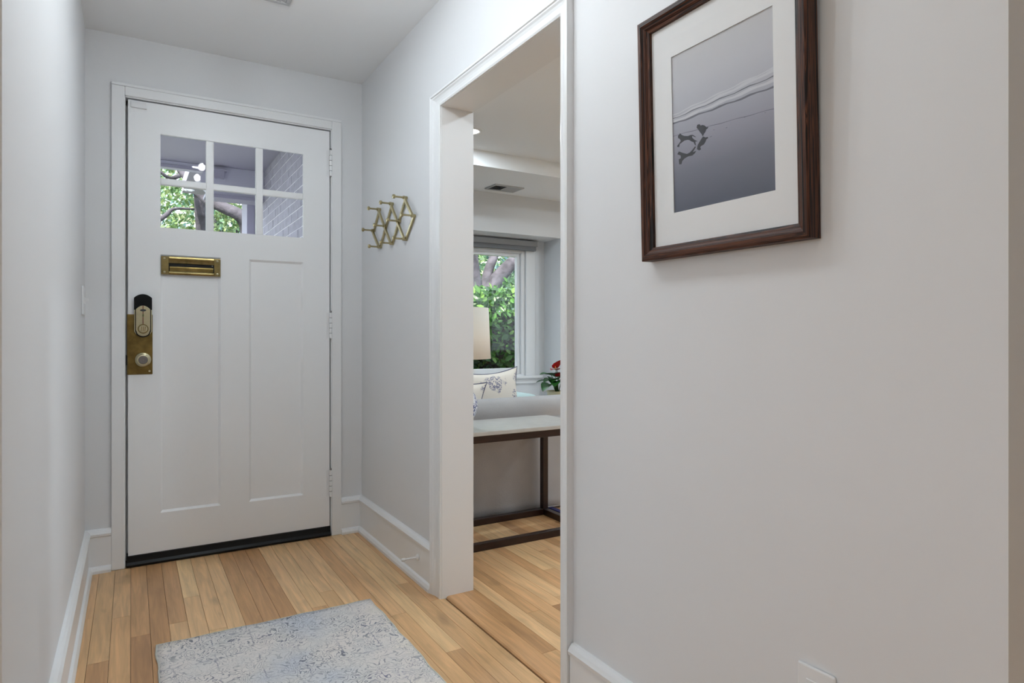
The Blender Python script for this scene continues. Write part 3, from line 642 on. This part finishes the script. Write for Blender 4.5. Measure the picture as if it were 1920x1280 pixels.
# ------------------------------------------------------------------ table lamp
LX, LY = 1.363, 2.832
lp = thing('table_lamp', (LX, LY, TT), 'table lamp with blue and white jar base and cream shade', 'lamp')
fl_ = lambda p, q, h: (LX+p, LY+q, h)
MB().lathe([(.060, TT), (.060, TT+.012), (.052, TT+.018)], fl_, 32).build('foot', m_brass_old, lp, smooth=True)
MB().lathe([(.050, TT+.016), (.072, TT+.032), (.096, TT+.062), (.107, TT+.095), (.106, TT+.125), (.094, TT+.160), (.070, TT+.190), (.044, TT+.208), (.036, TT+.225), (.040, TT+.240), (.020, TT+.244)], fl_, 40).build('jar', m_china, lp, smooth=True, label='blue and white porcelain jar')
MB().lathe([(.010, TT+.24), (.010, TT+.36), (.018, TT+.362), (.018, TT+.41)], fl_, 14).build('stem', m_brass_old, lp, smooth=True)
sh = MB().lathe([(.170, .902), (.159, 1.149)], fl_, 48, cap=False).build('lamp_shade', m_shade, lp, smooth=True)
so = sh.modifiers.new('thick', 'SOLIDIFY'); so.thickness = .003
MB().tube([(LX-.155, LY, 1.12), (LX, LY, 1.12), (LX+.155, LY, 1.12)], .002, 6).build('spider', m_brass_old, sh)
# ------------------------------------------------------------------ sofa
sf = thing('sofa', (2.25, 3.55, FZ), 'pale grey slipcovered sofa seen from behind through the opening', 'sofa')
SX0, SX1, SY0, SY1 = 1.185, 3.10, 3.085, 3.98
def soft(x0, x1, y0, y1, z0, z1, bev, name, mat, par, puff=.012, n=10, wr=0):
    bm = bmesh.new(); bmesh.ops.create_cube(bm, size=1)
    bmesh.ops.subdivide_edges(bm, edges=bm.edges[:], cuts=n, use_grid_fill=True)
    sx, sy, sz = x1-x0, y1-y0, z1-z0; cx, cy, cz = (x0+x1)/2, (y0+y1)/2, (z0+z1)/2
    for v in bm.verts:
        p = Vector((v.co.x*sx, v.co.y*sy, v.co.z*sz)); h = Vector((sx/2-bev, sy/2-bev, sz/2-bev))
        q = Vector([max(-h[i], min(h[i], p[i])) for i in range(3)]); d = p-q
        if d.length > 1e-6: p = q+d.normalized()*bev
        u = [2*abs(v.co[i]) for i in range(3)]
        for i in range(3):
            if u[i] > .99:
                j, k = (i+1) % 3, (i+2) % 3; p[i] += math.copysign(puff*(1-u[j]**4)*(1-u[k]**4), v.co[i])
        if wr: p.y += wr*math.sin(p.x*7+p.z*9)*math.sin(p.z*13+1+p.x*3)
        v.co = p+Vector((cx, cy, cz))
    me = bpy.data.meshes.new(name); bm.to_mesh(me); bm.free(); me.materials.append(mat)
    me.polygons.foreach_set('use_smooth', [True]*len(me.polygons))
    o = bpy.data.objects.new(name, me); COL.objects.link(o); o.parent = par; o.matrix_parent_inverse = world(par).inverted(); return o
soft(SX0, SX1, SY0+.012, SY0+.22, .12, .645, .055, 'back', m_linen, sf, .006, 14, .003)
soft(SX0+.16, SX1-.16, SY0+.20, SY1, .12, .28, .03, 'base', m_linen, sf, .004)
for i in range(2):
    xa = SX0+.17+i*(SX1-SX0-.34)/2; soft(xa+.003, xa+(SX1-SX0-.34)/2-.003, SY0+.21, SY1+.01, .275, .385, .04, 'seat_cushion', m_linen, sf, .012)
soft(SX0, SX0+.17, SY0+.02, SY1, .12, .56, .06, 'arm', m_linen, sf, .006); soft(SX1-.17, SX1, SY0+.02, SY1, .12, .56, .06, 'arm', m_linen, sf, .006)
def skirt(x0, x1, z0, z1, ph):
    n, k = 44, 10; v = []; f = []
    for j in range(k+1):
        t = j/k; z = z0+(z1-z0)*t
        for i in range(n+1):
            x = x0+(x1-x0)*i/n; lo = (1-t)**2
            y = SY0+.004-lo*.012+lo*(.006*math.sin(x*17+ph)+.003*math.sin(x*41+ph*2))+(1-t)*.002*math.sin(x*23+z*30)
            v.append((x, y, z+lo*.004*math.sin(x*9+ph)))
    for j in range(k):
        for i in range(n): a = j*(n+1)+i; f.append((a, a+1, a+n+2, a+n+1))
    o = MB().add(v, f).build('skirt_panel', m_linen, sf, smooth=True); q = o.modifiers.new('thick', 'SOLIDIFY'); q.thickness = .004
    MB().tube([(p[0], p[1]-.002, p[2]+.004) for p in v[:n+1]], .003, 6).build('hem', m_linen, o, smooth=True)
skirt(SX0+.01, 2.022, .018, .545, .4); skirt(2.034, SX1-.01, .018, .545, 2.2)
for x in (SX0+.06, SX1-.10):
    for y in (SY0+.05, SY1-.09): MB().prism([(x, y), (x+.04, y), (x+.04, y+.04), (x, y+.04)], FZ, .15, lambda a, b, h: (a, b, h)).build('foot', m_espresso, sf)

def pillow(name, loc, rot, w_, h_, t_, mat, label, pip=True, n=18):
    o = bpy.data.objects.new(name, None); COL.objects.link(o); o.empty_display_size = .05; o['_local'] = 1
    o.matrix_basis = Matrix.Translation(loc) @ rot; tag(o, label, 'pillow'); v = []; f = []
    edge = {}
    for sgn in (1, -1):
        off = len(v)
        for j in range(n+1):
            for i in range(n+1):
                u, q = i/n*2-1, j/n*2-1
                px = u*w_/2*(1-.14*(1-q*q)*abs(u)**3+.02*q*q*u*u); py = q*h_/2*(1-.16*(1-u*u)*abs(q)**3+.02*q*q*u*u)
                z = t_/2*((1-u**2)*(1-q**2))**.45*sgn
                v.append((px, py, z))
                if sgn == 1 and (i in (0, n) or j in (0, n)): edge[(i, j)] = (px, py, 0)
        for j in range(n):
            for i in range(n): a = off+j*(n+1)+i; f.append((a, a+1, a+n+2, a+n+1))
    MB().add(v, f).build('cover', mat, o, smooth=True)
    if pip:
        keys = [(i, 0) for i in range(n+1)]+[(n, j) for j in range(1, n+1)]+[(i, n) for i in range(n-1, -1, -1)]+[(0, j) for j in range(n-1, -1, -1)]
        MB().tube([edge[k] for k in keys], .004, 6).build('piping', m_piping, o, smooth=True)
    return o
def PR(lean_, spin, yaw): return Matrix.Rotation(yaw, 4, 'Z') @ Matrix.Rotation(math.pi/2+lean_, 4, 'X') @ Matrix.Rotation(spin, 4, 'Z')
pillow('floral_pillow', (1.958, 3.56, .605), PR(-.16, .04, .05), .45, .39, .12, m_floral, 'cream floral pillow on sofa, nearer the window casing')
pillow('floral_pillow', (1.605, 3.395, .580), PR(-.10, -.14, -.03), .42, .36, .11, m_floral, 'cream floral pillow mostly hidden behind the lamp base')

# ------------------------------------------------------------------ window seat with cushion and plant
ws = thing('window_seat', (2.4, 4.6, FZ), 'low white window seat below the living room window', 'bench')
B(BX0+.03, BX1-.01, 4.28, 4.99, FZ, .375).build('seat_box', m_seat, ws, bevel=.003)
B(BX0+.01, BX1-.004, 4.25, 4.995, .375, .40).build('seat_board', m_seat, ws, bevel=.005)
aq = thing('aqua_cushion', (2.59, 4.45, .40), 'pale aqua cushion on the window seat left of the plant', 'cushion')
soft(2.36, 2.82, 4.29, 4.72, .416, .535, .05, 'cover', m_aqua, aq, .014)
MB().tube([(2.375, 4.305, .475), (2.805, 4.305, .475), (2.805, 4.705, .475), (2.375, 4.705, .475), (2.375, 4.305, .475)], .005, 6).build('piping', m_aqua, aq)
AX, AY = 3.055, 4.42
an = thing('potted_anthurium', (AX, AY, .40), 'red flowering anthurium in a cream pot on window seat', 'plant')
fa = lambda p, q, h: (AX+p, AY+q, .40+h)
MB().lathe([(.060, .001), (.064, .004), (.078, .140), (.083, .143), (.083, .152), (.076, .152), (.073, .135)], fa, 32).build('pot', m_pot, an, smooth=True)
MB().lathe([(.073, .136), (.001, .140)], fa, 24, cap=False).build('soil', m_soil, an)
def heart(sz, fold):
    o = [(0, 0), (.16, -.10), (.36, -.08), (.50, .10), (.46, .36), (.30, .64), (.12, .88), (0, 1.0)]
    v = []
    for x, y in o: v.append((x*sz, y*sz, fold*abs(x)*sz-.25*y*y*sz))
    for x, y in o[1:-1]: v.append((-x*sz, y*sz, fold*abs(x)*sz-.25*y*y*sz))
    mid = [(0, .25*sz, -.016*sz), (0, .6*sz, -.09*sz)]; b0_ = len(v); v += mid
    f = [(0, 1, 2, b0_), (2, 3, b0_), (3, 4, b0_+1, b0_), (4, 5, b0_+1), (5, 6, 7, b0_+1)]
    l = [0]+[8+i for i in range(6)]+[7]
    f += [(l[0], b0_, l[2], l[1]), (l[2], b0_, l[3]), (l[3], b0_, b0_+1, l[4]), (l[4], b0_+1, l[5]), (l[5], b0_+1, l[7], l[6])]
    return v, f
def spray(tip, dirx, sz, mat, name, up=.3, spad=False):
    base = Vector((AX+random.uniform(-.02, .02), AY+random.uniform(-.02, .02), .53)); tip = Vector(tip)
    midp = (base+tip)/2+Vector((0, 0, .04))
    st = MB().tube([base, midp, tip], [.0035, .003, .0022], 6).build('stalk', m_stem, an, smooth=True)
    d = Vector(dirx).normalized(); up_ = Vector((0, 0, 1)); sx_ = d.cross(up_).normalized(); nz = sx_.cross(d).normalized()
    v, f = heart(sz, up); M3 = lambda p: tip+sx_*p[0]+d*p[1]+nz*p[2]
    MB().add([M3(p) for p in v], f).build(name, mat, an, smooth=True)
    if spad: MB().tube([tip+d*.01+nz*.004, tip+d*.02+nz*.03], [.005, .003], 8).build('spadix', m_spadix, an, smooth=True)
LV = [((2.985, 4.36, .645), (-.9, -.3, .15), .13), ((2.945, 4.36, .615), (-.8, -.4, -.2), .12), ((2.975, 4.38, .685), (-.9, -.1, .3), .12), ((2.99, 4.33, .64), (-.6, -.7, -.05), .13),
      ((3.06, 4.33, .64), (.4, -.8, -.1), .14), ((3.03, 4.34, .675), (-.2, -.6, .4), .12), ((3.12, 4.40, .63), (.9, -.3, -.1), .13), ((3.10, 4.47, .66), (.7, .6, .1), .12), ((3.02, 4.48, .63), (-.5, .8, .1), .12),
      ((3.09, 4.35, .67), (.5, -.5, .3), .12), ((3.00, 4.36, .66), (-.6, -.6, .05), .12)]
for t_, d_, s_ in LV: spray(t_, d_, s_, m_leafd, 'leaf')
for t_, d_, s_ in [((2.990, 4.32, .750), (.12, -.50, .85), .10), ((2.975, 4.31, .730), (-.75, -.4, .25), .085), ((3.000, 4.30, .680), (.1, -.7, .5), .09), ((3.09, 4.38, .72), (.6, -.3, .6), .08)]:
    spray(t_, d_, s_, m_red, 'spathe', .35, True)
st_ = thing('floor_strip', (2.10, 2.98, FZ), 'navy blue strip on the floor at the foot of the sofa', 'strip')
B(2.056, 2.088, 2.72, 3.060, FZ+.0005, FZ+.022).build('strip_body', m_navy, st_, bevel=.003)
B(2.060, 2.084, 2.716, 2.722, FZ+.003, FZ+.019).build('end_cap', m_black, st_)

# ------------------------------------------------------------------ porch
MB().box(-2.6, 1.06, 3.40, 6.30, 2.50, 2.62).box(.45, 1.06, 6.30, 7.5, 2.50, 2.62).build('ceiling_porch', m_porch, label='bluish white porch ceiling outside the front door, toned lavender grey for shade', cat='ceiling', kind='structure')  # second slab, hidden past the header, added to keep sun off the pilaster
bw = MB().box(1.0385, 1.16, 3.40, 7.0, -.3, 2.62).build('wall_porch', m_mortar, label='painted brick wall beside the porch with pale mortar', cat='wall', kind='structure')
bkm = bpy.data.meshes.new('brick'); bkm.from_pydata([(0,0,0),(1,0,0),(1,1,0),(0,1,0),(0,0,1),(1,0,1),(1,1,1),(0,1,1),(0,.02,.06),(0,.98,.06),(0,.98,.9),(0,.02,.9)][:8], [], [(0,3,2,1),(4,5,6,7),(0,1,5,4),(1,2,6,5),(2,3,7,6),(3,0,4,7)]); bkm.materials.append(m_brick)
def brick(y0, y1, z0):
    o = bpy.data.objects.new('brick', bkm); COL.objects.link(o); o.parent = bw
    x = 1.036+random.uniform(-.0015, .0015); o.location = (x, y0, z0+random.uniform(-.001, .001)); o.scale = (1.048-x, y1-y0, .064)
for j in range(14):
    y = 3.42-(.105 if j % 2 else 0); z = 1.50+j*.0725
    while y < 6.95:
        a, b = max(3.42, y), min(6.98, y+.200)
        if b-a > .03: brick(a, b, z)
        y += .211
pb = thing('porch_beam', (-.6, 6.2, 2.44), 'pale painted front beam under the porch ceiling', 'beam')
B(-2.6, .56, 6.17, 6.30, 2.452, 2.50).build('fascia', m_porch_l, pb, bevel=.004)
B(-2.6, .56, 6.155, 6.17, 2.44, 2.462).build('drip_board', m_porch, pb)
ph_ = thing('porch_header', (.8, 6.2, 2.22), 'deep pale header beam joining the porch brick wall', 'beam')
MB().prism([(.56, 2.50), (.50, 2.36), (.60, 2.25), (1.036, 2.25), (1.036, 2.50)], 6.16, 6.32, lambda x, z, a: (x, a, z)).build('header_board', m_porch_l, ph_, bevel=.004)
B(.55, 1.036, 6.14, 6.34, 2.222, 2.25).build('soffit_lip', m_porch, ph_)
B(.60, .72, 6.10, 6.16, 2.452, 2.466).build('bracket_cap', m_porch, ph_)
B(.62, .70, 6.12, 6.16, 2.39, 2.452).build('bracket', m_porch, ph_)
po = thing('porch_column', (.98, 6.75, -.3), 'pale painted corner pilaster at the end of the brick wall', 'column')
B(.955, 1.030, 6.62, 6.95, -.3, 2.40).build('shaft', m_porch, po, bevel=.006)
B(.945, 1.030, 6.61, 6.96, 2.40, 2.49).build('capital', m_porch, po, bevel=.004)
MB().box(-2.6, 1.045, 3.42, 6.30, -.3, -.06).build('floor_porch', M('porch_slab', (128, 126, 124), .8, var=.1), label='grey porch slab outside the front door', cat='floor', kind='structure')
MB().add([(-40, 5.2, -.32), (60, 5.2, -.32), (60, 60, -.32), (-40, 60, -.32)], [(0, 1, 2, 3)]).build('ground_front', m_lawn, label='green front lawn beyond the porch', cat='lawn', kind='structure')
MB().add([(-60, -40, -.34), (60, -40, -.34), (60, 5.2, -.34), (-60, 5.2, -.34)], [(0, 1, 2, 3)]).build('ground_side', m_lawn, label='green lawn around the side of house', cat='lawn', kind='structure')
MB().box(RW-.1, 4.95, 4.83, 5.30, 2.36, 2.46).build('shading_eave', m_porch, label='unseen roof eave over the living room bay, sized to shade the hedge', cat='eave', kind='structure')  # out of view, its overhang set to throw shade on the lower hedge

# ------------------------------------------------------------------ hedge and trees
LEAF = ([(0, 0, 0), (.22, .28, .05), (.27, .55, .05), (.15, .82, .02), (0, 1, -.06), (-.15, .82, .02), (-.27, .55, .05), (-.22, .28, .05), (0, .5, -.03)],
        [(0, 1, 8), (1, 2, 8), (2, 3, 8), (3, 4, 8), (4, 5, 8), (5, 6, 8), (6, 7, 8), (7, 0, 8)])
LEAF_S = ([(0, 0, 0), (.30, .5, .06), (0, 1, -.05), (-.30, .5, .06)], [(0, 1, 2), (0, 2, 3)])
def rmat(face=None):
    if face is None: 
        return Matrix.Rotation(random.uniform(0, 6.28), 3, 'Z') @ Matrix.Rotation(random.uniform(-1.2, 1.2), 3, 'X') @ Matrix.Rotation(random.uniform(0, 6.28), 3, 'Y')
    return Matrix.Rotation(random.gauss(0, .5)+face, 3, 'Z') @ Matrix.Rotation(random.gauss(.95, .35), 3, 'X') @ Matrix.Rotation(random.gauss(0, .5), 3, 'Y') @ Matrix.Rotation(random.uniform(0, 6.28), 3, 'Z')
hg = thing('hedge', (3.6, 6.6, -.32), 'dense green leafy hedge outside the living room window', 'hedge')
HX0, HX1, HY, HT = 2.0, 5.6, 6.30, 1.50
MB().box(HX0+.1, HX1-.1, HY+.16, HY+.75, -.32, HT-.22).build('light_block_core', m_core, hg)  # solid dark box added inside the hedge to block light
tw = MB()
for i in range(90):
    x = random.uniform(HX0, HX1); z = random.uniform(.1, 1.1)
    tw.tube([(x, HY+.22, z), (x+random.uniform(-.08, .08), HY+.10, z+random.uniform(.1, .25)), (x+random.uniform(-.15, .15), HY+.03, z+random.uniform(.2, .45))], [.008, .006, .003], 5)
tw.build('twigs', m_bark, hg, kind='stuff')
mb = MB()
def hedge_pt():
    x = random.uniform(HX0, HX1); top = HT+.06*math.sin(x*5)+.04*math.sin(x*13)
    if random.random() < .3: return Vector((x, HY+random.uniform(.0, .7), top+random.uniform(-.12, .10)))
    return Vector((x, HY+random.uniform(-.06, .17), random.uniform(-.2, top)))
for i in range(6500):
    p = hedge_pt(); s_ = random.uniform(.055, .10); r_ = rmat(0 if random.random() < .7 else None)
    mb.add([p+r_ @ Vector(v)*s_ for v in LEAF[0]], LEAF[1])
mb.build('foliage', m_hedge, hg, kind='stuff')
lm = bpy.data.meshes.new('leaf'); lm.from_pydata([(x, y, z) for x, y, z in LEAF[0]], [], LEAF[1]); lm.materials.append(m_hedge)
for i in range(220):
    x = random.uniform(3.05, 4.0); z = .45+1.10*random.random()**.8
    o = bpy.data.objects.new('leaf', lm); COL.objects.link(o); o.parent = hg; o.matrix_parent_inverse = world(hg).inverted()
    s_ = random.uniform(.07, .115); o.matrix_basis = Matrix.Translation((x, HY+random.uniform(-.14, -.05)+max(0, z-1.4)*.6, z)) @ rmat(0).to_4x4() @ Matrix.Scale(s_, 4)

def tree(name, label, base, limbs, blobs, nleaf, size, mat):
    t = thing(name, base, label, 'tree', group='trees in the front garden')
    for i, (pts, rad) in enumerate(limbs):
        pts = [Vector(p) for p in pts]; out = []; rr = []
        for k in range(len(pts)-1):
            p0, p1, p2, p3 = pts[max(k-1, 0)], pts[k], pts[k+1], pts[min(k+2, len(pts)-1)]
            for q in range(5):
                s_ = q/5; out.append(.5*((2*p1)+(p2-p0)*s_+(2*p0-5*p1+4*p2-p3)*s_**2+(3*p1-p0-3*p2+p3)*s_**3)); rr.append(rad[k]+(rad[k+1]-rad[k])*s_)
        out.append(pts[-1]); rr.append(rad[-1])
        MB().tube(out, rr, 12).build('trunk' if i == 0 else 'branch', m_bark, t, smooth=True)
    mb = MB()
    tot = sum(b[3]*b[4]*b[5] for b in blobs)
    for (x, y, z, rx, ry, rz) in blobs:
        for i in range(int(nleaf*rx*ry*rz/tot)):
            d = Vector((random.gauss(0, 1), random.gauss(0, 1), random.gauss(0, 1))).normalized()*random.random()**.45
            p = Vector((x+d.x*rx, y+d.y*ry, z+d.z*rz)); s_ = random.uniform(.7, 1.3)*size; r_ = rmat()
            mb.add([p+r_ @ Vector(v)*s_ for v in LEAF_S[0]], LEAF_S[1])
    mb.build('foliage', mat, t, kind='stuff')
tree('oak_tree', 'spreading oak with grey limbs seen through the door panes', (1.6, 9.6, -.32),
     [([(1.6, 9.6, -.4), (1.5, 9.4, 1.4), (1.35, 9.1, 2.30), (1.24, 9.0, 2.55), (1.02, 9.0, 2.66), (.80, 9.1, 2.78), (.5, 9.3, 3.2)], [.22, .17, .11, .085, .075, .06, .04]),
      ([(.95, 10.6, -.4), (.93, 10.3, 1.8), (.86, 10.0, 2.5), (.80, 9.8, 2.95), (.76, 9.7, 3.5)], [.16, .12, .09, .07, .04]),
      ([(.80, 9.8, 2.9), (.62, 9.6, 3.15), (.42, 9.4, 3.05), (.2, 9.3, 3.2)], [.045, .035, .025, .012]),
      ([(.1, 9.2, 2.3), (.36, 9.2, 2.52), (.46, 9.2, 2.62), (.7, 9.3, 2.66)], [.03, .03, .02, .012])],
     [(.5, 10.6, 3.6, 1.1, .8, .9), (.2, 10.4, 2.7, .8, .7, .7), (1.3, 10.8, 2.9, .8, .7, .8), (-.9, 10.6, 3.3, 1.0, .8, 1.0), (1.1, 10.4, 3.9, .9, .7, .7), (.6, 11.2, 2.2, 1.5, .6, .6), (2.2, 11.2, 3.2, 1.0, .8, 1.2)], 9000, .085, m_oak)
tree('garden_tree', 'stout grey trunked tree rising behind the hedge', (4.55, 8.6, -.32),
     [([(4.30, 8.4, -.4), (4.30, 8.4, 1.0), (4.26, 8.4, 1.7), (4.20, 8.4, 2.4), (4.05, 8.4, 3.6)], [.24, .21, .19, .15, .10]),
      ([(4.34, 8.4, 1.2), (4.62, 8.4, 1.72), (4.95, 8.4, 2.08), (5.5, 8.5, 2.5)], [.16, .12, .10, .07]),
      ([(4.50, 8.4, 1.50), (4.62, 8.5, 1.95), (4.85, 8.6, 2.4), (5.0, 8.7, 3.0)], [.10, .075, .06, .04])],
     [(4.6, 9.4, 3.2, 1.6, .9, .9), (5.7, 9.6, 2.2, 1.1, .8, 1.1), (6.3, 9.3, 1.6, 1.0, .8, 1.0), (3.4, 9.8, 2.4, .8, .8, 1.0)], 6500, .09, m_oak2)
tree('background_tree', 'pale green tree far beyond the porch', (1.5, 15, -.32),
     [([(1.5, 15, -.4), (1.5, 15, 3), (1.6, 15, 6)], [.25, .2, .08]), ([(1.5, 15, 2.6), (2.4, 15, 4), (3, 15, 5)], [.1, .07, .03])],
     [(.2, 15, 3.4, 2.4, 1.2, 2.0), (2.6, 15, 3.2, 2.0, 1.2, 2.0), (-2.2, 15, 3.4, 1.8, 1.2, 1.8)], 7000, .15, m_oak2)
tree('boundary_tree', 'leafy tree on the boundary behind the hedge', (9, 15, -.32),
     [([(9, 15, -.4), (9, 15, 2.5), (9.1, 15, 5)], [.25, .2, .08]), ([(9, 15, 2), (8, 15, 3.4), (7.2, 15, 4.4)], [.1, .07, .03])],
     [(8.2, 15, 2.6, 1.8, 1.2, 2.2), (10.5, 15, 2.8, 2.0, 1.2, 2.2), (6.2, 15.2, 2.6, 1.2, 1.0, 1.8)], 6000, .16, m_oak)

for o in bpy.data.objects:
    if '_local' in o: del o['_local']
